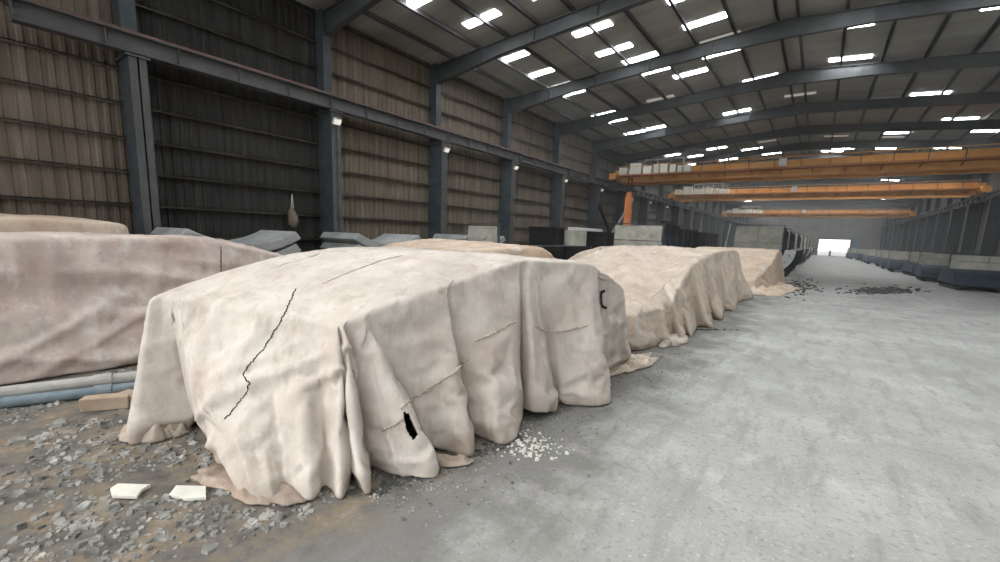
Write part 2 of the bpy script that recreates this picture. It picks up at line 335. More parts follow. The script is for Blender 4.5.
# crane runways
def runway(x, y0, label):
    t = thing('crane_runway_beam', label, 'crane runway')
    mb = MB(); mb.box((x-.17, y0, 7.03), (x+.17, YE-.2, 7.06)); mb.box((x-.2, y0, 7.5), (x+.2, YE-.2, 7.54)); mb.box((x-.02, y0, 7.06), (x+.02, YE-.2, 7.5))
    y = y0
    while y < YE-.5: mb.box((x-.16, y, 7.06), (x+.16, y+.02, 7.5)); y += 1.66
    mb.go('girder', M_STEEL_F, t)
    mb = MB(); mb.box((x-.04, y0, 7.54), (x+.04, YE-.2, 7.64)); mb.go('rail', M_RUST, t)
    s = 1 if x < 0 else -1
    mb = MB(); mb.box((min(x-s*.2, x-s*.55), y0, 7.5), (max(x-s*.2, x-s*.55), YE-.2, 7.53)); mb.go('walkway_plate', M_STEEL, t)
runway(-16.1, 2.0, 'long grey crane runway beam carried on the left wall columns')
runway(11.7, 52.0, 'long grey crane runway beam along the far right wall')
# flood lamps on the column faces
def make_lamp():
    t = thing('flood_lamp', '', 'lamp', (0, 0, 0), 0, 'small flood lamps on the wall columns')
    mb = MB(); mb.bar((0, 0, 0), (.16, 0, .06), .04, .03); mb.go('bracket', M_STEEL_F, t)
    r = Matrix.Rotation(math.radians(35), 3, 'Y')
    mb = MB(); mb.box((-.03, -.17, -.12), (.05, .17, .12), rot=r, at=(.2, 0, .06)); mb.go('housing', M_LAMPB, t)
    mb = MB(); mb.box((.05, -.14, -.09), (.065, .14, .09), rot=r, at=(.2, 0, .06)); mb.go('lens', M_LAMP, t)
    return t
lamp = make_lamp(); lamp.location = (-16., YC[1]-.1, 6.5); lamp['label'] = 'small flood lamp on the steel column beside the dark wall bay'
for i, y in enumerate(YC[2:9]): dup(lamp, (-16., y-.1, 6.5), 0, f'small flood lamp on the {ORD[i+1]} steel column beyond the dark wall bay')
# translucent strips in the roof
nsk = 0
def skylight(x, y, L_, lit, label):
    w = .46
    mb = MB(); z0 = roof_z(x-L_/2)-.03; z1 = roof_z(x+L_/2)-.03
    mb.add([(x-L_/2, y-w/2, z0), (x+L_/2, y-w/2, z1), (x+L_/2, y+w/2, z1), (x-L_/2, y+w/2, z0), (x-L_/2, y-w/2, z0+.02), (x+L_/2, y-w/2, z1+.02), (x+L_/2, y+w/2, z1+.02), (x-L_/2, y+w/2, z0+.02)],
           [(3, 2, 1, 0), (4, 5, 6, 7), (0, 1, 5, 4), (1, 2, 6, 5), (2, 3, 7, 6), (3, 0, 4, 7)])
    global nsk
    nsk += 1; o = struct(mb.go(f'window_{nsk}', M_SKY if lit else M_SKYD)); o['group'] = 'translucent strips let into the roof'
    SKP.append((x, y)); return o
SKP = []
SK = [(604, 115.5, 1), (635, 133.5, 1), (654, 129, 1), (618, 121, 1), (736.5, 113, 1), (757, 138, 1), (752, 150, 1), (673, 153, 1), (695, 157, 1), (779, 149, 1), (855, 131, 1), (832, 152, 1), (768, 142, 0), (745, 120, 0), (795, 146, 0),
      (837, 146, 0), (893, 138, 0), (836, 137, 0), (790, 177, 1), (795, 181, 1), (842, 176, 1), (838, 181, 1), (890, 181, 1), (780, 183, 0),
      (640, 60, 1), (690, 75, 1), (560, 88, 1), (720, 40, 0), (760, 80, 1), (850, 60, 1), (930, 95, 1), (960, 120, 1), (890, 100, 0), (985, 60, 1), (800, 95, 0), (660, 100, 0), (960, 160, 1), (480, 60, 1)]
for i, (u, v, lit) in enumerate(SK):
    z = 11.2
    for _ in range(6): p = onz(u, v, z); z = roof_z(p.x)-.1
    if not (XW+1 < p.x < XR-1 and p.y < YE-2): continue
    skylight(p.x, p.y, 1.7, lit, '')
rs = random.Random(3)
for i, y in enumerate([YC[0]-.9]+YC):                    # extra glowing strips, added in the other bays to light the hall
    for sx in (-1, 1):
        for k in range(3):
            for dy in (-1.3, 1.2):
                x = RX+sx*(2.1+3.24*k*1.25+rs.choice((0, .81))); yy = y+3.3+dy
                if yy > YE-3 or yy < YR0+1: continue
                if 26 < yy < 46: continue
                if min([9]+[math.hypot((x-q[0])/1.6, y+3.3+dy-q[1]) for q in SKP]) < 1.2: continue
                skylight(x, yy, 1.7, True, '')
# ------------------------------------------------------------------ cranes
def make_crane(label):
    t = thing('overhead_crane', label, 'crane', (0, 0, 0), 0, 'orange overhead travelling cranes')
    x0, x1 = -15.7, 11.3
    mb = MB(); mb.box((x0, .8, 7.7), (x1, 1.5, 8.74)); mb.box((x0, .72, 7.64), (x1, 1.58, 7.7)); mb.box((x0, .72, 8.74), (x1, 1.58, 8.79))
    for i in range(14): mb.box((x0+1+1.95*i, .74, 7.7), (x0+1.03+1.95*i, .8, 8.74))
    mb.go('girder', M_ORANGE, t)
    mb = MB(); mb.box((x0, 3.0, 7.7), (x1, 3.6, 8.7)); mb.box((x0, 2.94, 7.64), (x1, 3.66, 7.7)); mb.go('rear_girder', M_ORANGE, t)
    mb = MB(); mb.box((x0, -.15, 8.1), (x1, .8, 8.17)); mb.box((x0, -.19, 8.05), (x1, -.15, 8.19))
    for i in range(14): mb.bar((x0+1+1.95*i, -.1, 8.1), (x0+1+1.95*i, .8, 7.8), .06, .06)
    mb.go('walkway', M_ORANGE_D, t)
    mb = MB(); mb.box((x0, -.19, 8.86), (x1, -.14, 8.9))
    mb.go('handrail', M_ORANGE, t)
    for i in range(12):
        m2 = MB(); m2.box((-8.6+1.7*i, -.19, 8.17), (-8.55+1.7*i, -.14, 8.87)); m2.go('post', M_STEEL, t)
    for i, (a, b, h) in enumerate(((-15.6, -14.85, .62), (-14.6, -13.6, .95), (-13.4, -12.65, .62), (-12.5, -12.05, .76), (-11.95, -11.3, .78), (-11.1, -10.65, .68), (-10.5, -10.1, .56), (-10., -9.45, .56))):
        m2 = MB(); m2.box((a, -.12, 8.2), (b, .42, 8.2+h)); c = m2.go('electrical_cabinet', M_CAB, t, bevel=.015)
        m3 = MB(); n = 2 if b-a > .8 else 1
        for k in range(n): m3.box((a+.04+(b-a-.04)/n*k, -.145, 8.24), (a+(b-a-.04)/n*(k+1), -.12, 8.18+h))
        for k in range(n): m3.box((a+.1+(b-a-.04)/n*k, -.16, 8.2+h*.5), (a+.13+(b-a-.04)/n*k, -.145, 8.2+h*.62))
        m3.go('door', M_CAB, c)
    for s, x in ((-1, -16.1), (1, 11.7)):
        m2 = MB(); m2.box((x-.3, -.4, 7.78), (x+.3, 4.6, 8.35)); m2.box((x-.3 if s > 0 else x-.1, .6, 8.35), (x+.1 if s > 0 else x+.3, 3.7, 8.7)); e = m2.go('end_truck', M_ORANGE, t)
        for y in (.2, 4.0):
            m3 = MB(); m3.tube([(x-.08, y, 7.86), (x+.08, y, 7.86)], .2, 14); m3.go('wheel', M_BLACK, e)
    m2 = MB(); m2.box((-13.6, .9, 8.79), (-10.2, 3.5, 8.9))
    for x in (-13.6, -12.5, -11.4, -10.3):
        for y in (.9, 3.4): m2.box((x, y, 8.9), (x+.06, y+.06, 9.55))
    m2.box((-13.6, .9, 9.5), (-10.2, .95, 9.56)); m2.box((-13.6, 3.4, 9.5), (-10.2, 3.46, 9.56)); m2.go('trolley', M_GREYP, t)
    m2 = MB(); m2.box((-13.2, 1.7, 8.9), (-12.3, 2.7, 9.4)); m2.tube([(-12.1, 2.2, 9.2), (-10.6, 2.2, 9.2)], .26, 12); m2.go('hoist_drum', M_STEEL_F, t)
    m2 = MB(); m2.box((-3.2, -.17, 8.25), (-2.7, -.1, 8.8)); m2.go('notice_plate', M_PALE, t)
    return t
cr = make_crane('nearest and largest of the orange overhead cranes, with cream cabinets'); cr.location = (0, 39.6, 0)
cr.rotation_euler = (0, 0, math.radians(1.2))
c2 = dup(cr, (0, 58.6, 0), math.radians(.8), 'middle of the three orange overhead cranes, behind the nearest'); c2.location.z = 0
dup(cr, (0, 97, 0), 0, 'farthest orange overhead crane in front of the gable wall')

# ------------------------------------------------------------------ tarpaulins
def catmull(P, n_):
    """closed Catmull-Rom through P with n_[i] samples after point i"""
    out = []; N_ = len(P)
    for i in range(N_):
        p0, p1, p2, p3 = P[i-1], P[i], P[(i+1) % N_], P[(i+2) % N_]
        for k in range(n_[i]):
            t = k/n_[i]; t2 = t*t; t3 = t2*t
            out.append(.5*((2*p1)+(p2-p0)*t+(2*p0-5*p1+4*p2-p3)*t2+(3*p1-p0-3*p2+p3)*t3))
    return out
SPINE = {}
def fold(r): return 1.25*r**.62
def tarp(name, rows, spine, material, label, cat='tarp', group=None, res=.045, nt=14, ns=46, wr=.02, crease=.02, sag=1., edge=3, seed=0., flare=1.25, diag=None, dirtmat=None):
    """cloth draped over a block: every row is (edge point, hem point); the skirt is ruled between them, the top runs from the spine to the edge"""
    E = [np.array(r[0], float) for r in rows]; Hm = [np.array(r[1], float) for r in rows]; N_ = len(rows)
    cnt = [max(3, int(max(np.linalg.norm(E[(i+1) % N_]-E[i]), np.linalg.norm(Hm[(i+1) % N_]-Hm[i]))/res)) for i in range(N_)]
    e = catmull(E, cnt); h = catmull(Hm, cnt); n = len(e)
    hs = np.array(h)
    for _ in range(int(.5*(.35/res)**2)): hs = .5*hs+.25*(np.roll(hs, 1, 0)+np.roll(hs, -1, 0))
    A = np.array(spine[0], float); B = np.array(spine[1], float); AB = B-A
    G = np.zeros((n, nt+ns+1, 3))
    for i in range(n):
        t = np.clip(np.dot((e[i]-A)[:2], AB[:2])/np.dot(AB[:2], AB[:2]), 0, 1); S = A+AB*t
        for k in range(nt):
            r = k/nt; q = S+(e[i]-S)*r; q[2] = e[i][2]+(S[2]-e[i][2])*(1-r**1.7); G[i, k] = q
        for k in range(ns+1):
            r = k/ns; q = e[i]+(hs[i]-e[i])*(r**flare)+(h[i]-hs[i])*fold(r); q[2] = e[i][2]+(h[i][2]-e[i][2])*r; G[i, nt+k] = q
    for _ in range(edge):                              # round the top edge
        g = G.copy()
        for k in range(nt-4, nt+6): G[:, k] = .5*g[:, k]+.25*(g[:, k-1]+g[:, k+1])
    # normals
    du = np.roll(G, -1, 0)-np.roll(G, 1, 0); dv = np.gradient(G, axis=1); nn = np.cross(du, dv); nn /= np.linalg.norm(nn, axis=2, keepdims=True)+1e-9
    up = nn[:, :nt, 2].mean()
    if up < 0: nn = -nn
    D = np.zeros((n, nt+ns+1)); arc = np.cumsum([0]+[np.linalg.norm(h[i+1]-h[i])+.3*np.linalg.norm(e[i+1]-e[i]) for i in range(n-1)])
    per = arc[-1]+.05
    for i in range(n):
        an = 2*PI*arc[i]/per; R_ = per/(2*PI)
        cx, cy = math.cos(an)*R_, math.sin(an)*R_
        for k in range(nt+ns+1):
            q = G[i, k]; t = max(0, (k-nt)/ns)
            d = wr*1.1*noise.noise((q[0]*.9+seed, q[1]*.9, q[2]*.9))+wr*.55*noise.noise((q[0]*2.7, q[1]*2.7+seed, q[2]*2.7))+wr*.22*noise.noise((q[0]*8, q[1]*8+seed, q[2]*8))+wr*.5*(.5-abs(noise.noise((q[0]*4+q[2]*2, q[1]*4+seed, q[2]*3-q[0]))))+wr*.22*(.5-abs(noise.noise((q[0]*10, q[1]*10+seed+3, q[2]*9))))
            if t > 0:                                  # hanging pleats: quick around the edge, slow down the fall
                f = 1-abs(noise.noise((cx*2.1+seed, cy*2.1, t*.55)))*2.2; f2 = 1-abs(noise.noise((cx*5.2, cy*5.2+seed, t*.9)))*2.2
                d += crease*(max(-.6, f)*1.6+max(-.6, f2)*.6)*min(1, t*2.2)*(.35+.65*t)
            else:
                f = 1-abs(noise.noise((q[0]*1.1+q[1]*.5+seed, q[1]*.35-q[0]*.2, 2.)))*3; d += crease*.45*max(0, f)
            if diag: d += diag(i/n, t, q)
            D[i, k] = d*(1-.55*max(0, t-.9)/.1)
    G += nn*D[:, :, None]
    G[:, :, 2] = np.maximum(G[:, :, 2], .02+.012*np.sin(arc*9)[:, None])
    vs = [tuple(p) for i in range(n) for p in G[i]]; w = nt+ns+1; fs = []
    for i in range(n):
        j = (i+1) % n
        for k in range(w-1): fs.append((i*w+k, i*w+k+1, j*w+k+1, j*w+k))
    mb = MB(); mb.add(vs, fs)
    import bmesh
    me = bpy.data.meshes.new(name); me.from_pydata(mb.v, [], mb.f)
    bm = bmesh.new(); bm.from_mesh(me); bmesh.ops.remove_doubles(bm, verts=bm.verts, dist=.0015); bmesh.ops.recalc_face_normals(bm, faces=bm.faces)
    c = sum((f.normal.z*f.calc_area() for f in bm.faces))
    if c < 0: bmesh.ops.reverse_faces(bm, faces=bm.faces)
    bm.to_mesh(me); bm.free()
    me.materials.append(material); me.polygons.foreach_set('use_smooth', [True]*len(me.polygons))
    o = bpy.data.objects.new(name, me); C.objects.link(o); tag(o, label, cat, group)
    so = o.modifiers.new('thickness', 'SOLIDIFY'); so.thickness = .012; so.offset = -1
    SPINE[o.name] = (Vector(spine[0]), Vector(spine[1]))
    tree = BVHTree.FromPolygons(mb.v, mb.f)
    return o, tree
def crumple(o, frames=16, grow=.022, bend=1.6, pin=.18, tens=15.):
    """let the cloth relax a little: it is cut slightly too large, so it buckles into wrinkles"""
    sc = bpy.context.scene
    vg = o.vertex_groups.new(name='pin'); vs = o.data.vertices
    for v in vs:
        z = v.co.z; w_ = pin*(.75+.5*noise.noise(v.co*1.3))
        if z < .1: w_ = max(w_, .4)
        if v.normal.z > .75: w_ = max(w_, .75)
        p_, q_ = SPINE[o.name]; f_ = max(0, min(1, (v.co-p_).dot(q_-p_)/(q_-p_).length_squared)); far_ = (v.co-p_.lerp(q_, f_)).length
        if far_ < .45: w_ = 1
        vg.add([v.index], max(.02, min(1, w_)), 'REPLACE')
    for m in list(o.modifiers): o.modifiers.remove(m)
    c = o.modifiers.new('cloth', 'CLOTH'); st = c.settings
    st.quality = 5; st.mass = .3; st.tension_stiffness = tens; st.compression_stiffness = tens; st.shear_stiffness = tens*.6; st.bending_stiffness = bend
    st.tension_damping = 5; st.compression_damping = 5; st.shear_damping = 5; st.air_damping = 2.5
    st.vertex_group_mass = 'pin'; st.pin_stiffness = 1.; st.shrink_min = -grow; st.effector_weights.gravity = .1
    c.collision_settings.use_collision = False; c.collision_settings.use_self_collision = False
    c.point_cache.frame_start = 1; c.point_cache.frame_end = frames
    sc.frame_start = 1; sc.frame_end = max(frames, 2)
    for f in range(1, frames+1): sc.frame_set(f)
    dg = bpy.context.evaluated_depsgraph_get(); e = o.evaluated_get(dg)
    co = np.empty(len(vs)*3); e.data.vertices.foreach_get('co', co); co = co.reshape(-1, 3)
    bad = ~np.isfinite(co).all(axis=1)
    old = np.empty(len(vs)*3); vs.foreach_get('co', old); old = old.reshape(-1, 3)
    d = co-old; L_ = np.linalg.norm(d, axis=1, keepdims=True); d *= np.minimum(1, .16/np.maximum(L_, 1e-6)); d[bad] = 0
    for v in vs:                                          # the ridge itself stays as cut
        p_, q_ = SPINE[o.name]; f_ = max(0, min(1, (v.co-p_).dot(q_-p_)/(q_-p_).length_squared)); far_ = (v.co-p_.lerp(q_, f_)).length
        if far_ < .5: d[v.index] *= max(0, (far_-.2)/.3)
    co = old+d; co[:, 2] = np.maximum(co[:, 2], .012)
    print('crumple', o.name, len(vs), 'mean', float(L_.mean()), 'max', float(L_.max()))
    o.modifiers.remove(c); vs.foreach_set('co', co.ravel()); o.data.update(); sc.frame_set(1)
    so = o.modifiers.new('thickness', 'SOLIDIFY'); so.thickness = .012; so.offset = -1
    return BVHTree.FromPolygons([tuple(p) for p in co], [tuple(p.vertices) for p in o.data.polygons])
def hit(tree, u, v, lift=.01):
    r = Vector(ray(u, v)).normalized(); p, nrm, _, _ = tree.ray_cast(Vector((0, 0, H)), r)
    if p is None: return None
    if nrm.dot(r) > 0: nrm = -nrm
    return p+nrm*lift
def surf_line(name, tree, px, rad, material, parent, n=60, lift=.006, jitter=0.):
    pts = []
    for a, b in zip(px[:-1], px[1:]):
        k = max(2, int(n*math.hypot(b[0]-a[0], b[1]-a[1])/150))
        for i in range(k):
            t = i/k; p = hit(tree, a[0]+(b[0]-a[0])*t+random.uniform(-jitter, jitter), a[1]+(b[1]-a[1])*t+random.uniform(-jitter, jitter), lift)
            if p is not None: pts.append(p)
    segs = [[]]
    for p in pts:
        if segs[-1] and (p-segs[-1][-1]).length > .35: segs.append([])
        segs[-1].append(p)
    mb = MB()
    for s in segs:
        if len(s) > 2: mb.tube(s, [rad*(.7+.6*random.random()) if 0 < i < len(s)-1 else rad*.3 for i in range(len(s))], 6)
    return mb.go(name, material, parent, smooth=True)

G0 = .0
def gp(u, v, z=0.02): return onz(u, v, z)
# --- big near tarp
A = Vector((-6.22, 1.66, 1.55)); B = Vector(onz(340, 325, 1.47)); Cc = onz(525, 260, 2.08); Dd = onz(592, 265, 2.0)
rows = [(( -6.75, 6.4, 1.72), (-7.1, 8.0, .02)), ((-6.85, 5.0, 1.98), (-7.25, 6.0, .02)), ((-6.75, 3.75, 1.99), (-7.15, 4.0, .02)), ((-6.5, 2.5, 1.76), (-6.75, 2.5, .02)),
        (A, gp(139, 437)), (seg_u(A, B, 164), gp(160, 436)), (seg_u(A, B, 169), gp(186, 430)), (seg_u(A, B, 172), gp(190, 418, .14)), (seg_u(A, B, 176), gp(206, 424, .16)), (seg_u(A, B, 181), gp(221, 462)), (seg_u(A, B, 186), gp(238, 488)),
        (seg_u(A, B, 232), gp(268, 500)), (seg_u(A, B, 266), gp(289, 494)), (seg_u(A, B, 298), gp(311, 499)), (seg_u(A, B, 322), gp(326, 487)),
        (seg_u(A, B, 336), gp(341, 496)), (seg_u(A, B, 339.5), gp(352, 474)), (seg_u(B, Cc, 344), gp(367, 491)), (seg_u(B, Cc, 347), gp(371, 468)), (seg_u(B, Cc, 362), gp(398, 474)), (seg_u(B, Cc, 366), gp(435, 474)),
        (seg_u(B, Cc, 372), gp(420, 428, .3)), (seg_u(B, Cc, 392), gp(419, 438, .16)), (seg_u(B, Cc, 420), gp(446, 451)), (seg_u(B, Cc, 446), gp(470, 454)), (seg_u(B, Cc, 449), gp(472, 434)), (seg_u(B, Cc, 486), gp(503, 443)),
        (seg_u(B, Cc, 517), gp(519, 430)), (seg_u(B, Cc, 520), gp(518, 406, .1)), (seg_u(Cc, Dd, 529), gp(536, 409, .16)), (seg_u(Cc, Dd, 534), gp(554, 411)), (seg_u(Cc, Dd, 540), gp(556, 402)), (seg_u(Cc, Dd, 560), gp(574, 405)), (Dd, gp(609, 402)),
        ((onz(599, 270, 1.9)), gp(597, 379)), (onz(613, 279, 1.76), gp(610, 371)), (onz(623, 290, 1.56), gp(628, 359)), ((-3.1, 7.25, 1.45), (-3.4, 8.6, .02)), ((-4.4, 7.3, 1.5), (-4.6, 8.9, .02)), ((-5.8, 7.1, 1.6), (-6.1, 8.7, .02))]
def diag1(s, t, q):
    d = 0
    m_ = smooth(-6.0, -5.2, q[0])
    if t > .02 and q[1] < 2.7 and q[0] < -3.6:         # drag folds across the camera side, high right to low left
        a = q[0]*.55-q[2]*1.0; f = noise.noise((a*2.6+4, (q[0]+q[2])*.35, .5)); d += m_*.055*max(0, 1-abs(f)*3.2)*min(1, t*3)*(1-t*.5)
        b = q[0]*.9+q[2]*.55; f = noise.noise((b*3.2, (q[2]-q[0])*.4, 7.5)); d += m_*.03*max(0, 1-abs(f)*3.5)*min(1, t*4)*max(0, 1-t)
    return d
tarp1, T1 = tarp('tarpaulin', rows, ((-5.6, 4.4, 2.13), (-3.7, 4.9, 2.12)), M_TARP, 'large cream canvas tarp in the front, split by a dark crack', wr=.022, crease=.03, seed=3.1, diag=diag1, res=.03, ns=60, nt=22, edge=1)
T1 = crumple(tarp1)
def punch(o, poly):
    import bmesh
    def inside(x, y):
        c = False
        for (x1, y1), (x2, y2) in zip(poly, poly[1:]+poly[:1]):
            if (y1 > y) != (y2 > y) and x < (x2-x1)*(y-y1)/(y2-y1)+x1: c = not c
        return c
    bm = bmesh.new(); bm.from_mesh(o.data); fs = [f for f in bm.faces if f.calc_center_median().y < 7 and inside(*proj(f.calc_center_median())) and f.calc_center_median().x > -4.6]
    bmesh.ops.subdivide_edges(bm, edges=list({e for f in fs for e in f.edges}), cuts=3, use_grid_fill=True)
    fs = [f for f in bm.faces if f.calc_center_median().y < 7 and inside(*proj(f.calc_center_median())) and f.calc_center_median().x > -4.6]
    bmesh.ops.delete(bm, geom=fs, context='FACES'); bm.to_mesh(o.data); bm.free()
punch(tarp1, [(403, 413), (408, 414), (418, 436), (413, 441), (406, 430)])
tarp1['group'] = 'tarps over the curing moulds'
surf_line('torn_seam', T1, [(296, 289), (288, 307), (278, 326), (270, 339), (260, 354), (248, 366), (243, 375), (249, 383), (247, 392), (238, 403), (231, 413), (224, 420)], .0055, M_DARK, tarp1, 130, .003, .9)
for px in ([(400, 408), (420, 394), (437, 383), (455, 372), (471, 355)], [(474, 341), (490, 335), (505, 327), (517, 321)], [(534, 326), (548, 332), (565, 331), (590, 325)], [(382, 430), (395, 424), (404, 419)]):
    surf_line('stitched_seam', T1, px, .014, M_SEAM, tarp1, 170, .004, .8)
surf_line('stitched_seam', T1, [(322, 284), (350, 272), (380, 261), (404, 255)], .010, M_SEAM, tarp1, 90, .002, .3)
# --- left tarp
P0 = [((-9.78, -2.5, 2.1), (-9.25, -2.6, .02)), ((-9.78, -.5, 2.12), (-9.3, -.4, .02)), ((-9.76, 1.0, 2.13), (-9.2, 1.0, .02)), ((-9.75, 2.0, 2.13), (-9.12, 1.75, .02)), ((-9.75, 2.9, 2.12), (-9.2, 2.3, .02)), ((-9.72, 3.5, 2.1), (-9.25, 2.95, .05)), ((-9.74, 3.78, 2.09), (-9.3, 3.5, .02)),
      ((-9.8, 4.1, 2.0), (-9.45, 4.0, .02)), ((-9.76, 4.5, 1.9), (-9.3, 4.6, .02)), ((-9.72, 5.1, 1.72), (-9.35, 5.4, .02)), ((-9.75, 6.0, 1.4), (-9.5, 6.8, .02)), ((-10.5, 6.4, 1.3), (-10.5, 7.2, .02)), ((-11.9, 6.4, 1.3), (-12, 7.2, .02)), ((-12.7, 5.6, 1.6), (-13, 6.0, .02)),
      ((-12.9, 3.8, 2.0), (-13.3, 4.0, .02)), ((-12.9, 0, 2.05), (-13.3, 0, .02)), ((-12.9, -2.5, 2.05), (-13.3, -2.6, .02)), ((-11.5, -3., 2.05), (-11.5, -3.5, .02))]
def diag0(s, t, q):
    d = 0
    if t > .02 and q[0] > -10.2:
        a = q[2]+.22*(q[1]-1); f = noise.noise((a*2.2, q[1]*.25, 3.3)); d += .07*max(0, 1-abs(f)*2.6)*min(1, t*4)
        b = q[2]-.55*(q[1]-1.6); f = noise.noise((b*2.4, q[1]*.3, 9.3)); d += .06*max(0, 1-abs(f)*3)*smooth(.35, .6, t)
    return d
tarp0, T0 = tarp('tarpaulin', P0, ((-11.3, -1.8, 2.14), (-11.3, 3.3, 2.14)), M_TARP_P, 'pinkish grey canvas tarp at the left, sagging above the pipes', wr=.03, crease=.016, seed=9.4, diag=diag0, res=.045, group='tarps over the curing moulds')
T0 = crumple(tarp0)
surf_line('stitched_seam', T0, [(221, 246), (221, 256), (221, 268), (221, 276)], .009, M_DARK, tarp0, 120, .002, .1)  # no stitching here, only a dark line down the corner edge
# --- tarp in the second row behind the big one
K = onz(532, 247, 2.05); K2 = Vector((-7.5, 13.2, 1.62))
P3 = [((-12.1, 9.2, 1.85), (-12.5, 8.6, .02)), ((-10.6, 8.9, 1.9), (-10.8, 8.2, .02)), ((-9., 8.95, 1.93), (-9, 8.4, .02)), ((-8.0, 9.4, 1.95), (-7.7, 8.9, .02)), ((-7.8, 10.4, 2.0), (-7.35, 10.0, .02)), ((-7.62, 11.0, 2.02), (-7.3, 11.0, .02)), (K, (-7.1, 11.9, .02)), (K2, (-7.15, 13.6, .02)),
      ((-7.7, 14.6, 1.2), (-7.5, 15.6, .02)), ((-9.5, 14.9, 1.3), (-9.6, 16.0, .02)), ((-11.3, 14.5, 1.5), (-11.4, 15.6, .02)), ((-12.3, 13.0, 1.9), (-12.7, 13.3, .02)), ((-12.4, 11.0, 2.05), (-12.8, 11.0, .02))]
P3 = [((a[0]+.25, a[1]+.1, a[2]), (b[0]+.1, b[1]+.1, b[2])) for a, b in P3]
tarp3, T3 = tarp('tarpaulin', P3, ((-11.2, 11.4, 2.17), (-8.0, 11.4, 2.09)), M_TARP_O, 'peach canvas tarp peaking above the back of the large cream tarp', wr=.035, crease=.02, seed=5.5, group='tarps over the curing moulds', res=.07)
T3 = crumple(tarp3)
# --- second tarp along the road
R_ = lambda u, v, x=-2.8: onx(u, v, x)
e1 = onz(628, 313, .86); e2 = onz(664, 306, .9)
P2 = [((-6.7, 19.5, 2.0), (-6.95, 19.5, .02)), ((-6.6, 16, 2.06), (-6.75, 16, .02)), ((-6.45, 13, 1.85), (-6.6, 12.9, .02)), ((-6.2, 10.8, 1.2), (-6.35, 9.8, .02)), ((-5.4, 9.5, .86), (-5.5, 8.9, .02)), ((-4.0, 9.3, .86), (-3.9, 9.0, .02)), (e1, gp(634, 350)), (seg_u(e1, e2, 646), gp(652, 347)), (seg_u(e1, e2, 657), gp(660, 344)),
      (e2, gp(668, 345)), (R_(669, 302), gp(672, 337)), (R_(673, 296), gp(683, 339)), (R_(677, 287), gp(686, 333, .05)), (R_(683, 277), gp(692, 335)), (R_(690, 266), gp(698, 326)), (R_(694, 263), gp(712, 327)), (R_(700, 259.5), gp(712, 318)), (R_(708, 255.5), gp(722, 319.5)), (R_(715, 253), gp(724, 311)), (R_(720, 251.8), gp(735, 310)),
      (R_(726, 250.8), gp(738, 302)), (R_(733, 250.2), gp(751, 298.5)), (R_(737, 251), gp(751, 295.5)), ((-3.0, 21.9, 1.9), (-2.8, 23.2, .02)), ((-4.5, 22.2, 1.85), (-4.6, 23.6, .02)), ((-6.3, 21.8, 1.85), (-6.6, 23.2, .02))]
def diag2(s, t, q):
    if t <= 0: return .03*max(0, 1-abs(noise.noise(((q[0]*.8+q[1]*.25)*1.3, q[1]*.12, 1.)))*4)
    return 0
tarp2, T2 = tarp('tarpaulin', P2, ((-6.2, 16.4, 2.14), (-3.9, 17.6, 2.13)), M_TARP_B, 'long beige tarp beside the road between the cream tarp and the orange one', wr=.03, crease=.02, seed=1.7, diag=diag2, res=.05, group='tarps over the curing moulds', nt=22)
T2 = crumple(tarp2)
surf_line('stitched_seam', T2, [(648, 300), (660, 290), (672, 276), (684, 263), (697, 253)], .018, M_SEAM, tarp2, 80, .002, .2)
# --- third tarp along the road
P4 = [((-6.0, 30.5, 2.0), (-6.4, 30.6, .02)), ((-6.0, 28, 2.05), (-6.4, 28, .02)), ((-6.0, 25.8, 1.4), (-6.3, 25.2, .02)), ((-4.6, 24.8, .7), (-4.7, 24.3, .02)), ((-2.7, 24.7, .62), (-2.6, 24.4, .02)), ((-2.25, 25.3, .8), (-2.0, 25.0, .02)), ((-2.0, 26.4, 1.25), (-1.75, 26.4, .02)), ((-1.85, 27.6, 1.75), (-1.7, 27.4, .02)),
      ((-1.8, 28.8, 2.06), (-1.55, 28.7, .02)), ((-1.8, 30.2, 2.06), (-1.45, 30.6, .02)), ((-1.9, 31.0, 1.9), (-1.6, 31.9, .02)), ((-3.2, 31.5, 1.9), (-3.2, 32.4, .02)), ((-5, 31.5, 1.9), (-5.1, 32.3, .02))]
tarp4, T4 = tarp('tarpaulin', P4, ((-5.2, 29, 2.12), (-2.7, 29.1, 2.12)), M_TARP_O, 'orange tinted tarp, farthest along the road before the open moulds', wr=.035, crease=.022, seed=7.9, res=.08, group='tarps over the curing moulds')
T4 = crumple(tarp4)
# --- far left tarp, only its top shows
q0 = [((-16.2, 1.2, 2.3), (-16.35, 1.0, .02)), ((-14.2, 1.0, 2.28), (-14.0, .7, .02)), ((-13.9, 3.2, 2.2), (-13.6, 3.2, .02)), ((-14.0, 3.5, 2.17), (-13.7, 3.7, .02)), ((-15.4, 3.6, 2.17), (-15.4, 3.75, .02)), ((-16.2, 3.4, 2.2), (-16.35, 3.5, .02))]
q0 = [((a[0], a[1]-.25, a[2]+.16), (b[0], b[1]-.25, b[2])) for a, b in q0]
tarpf, TF = tarp('tarpaulin', q0, ((-15.7, 1.9, 2.48), (-14.6, 1.9, 2.44)), M_TARP_O, 'far left peach tarp by the wall, its top edge behind the pinkish tarp', wr=.03, crease=.02, seed=2.2, res=.08, group='tarps over the curing moulds')
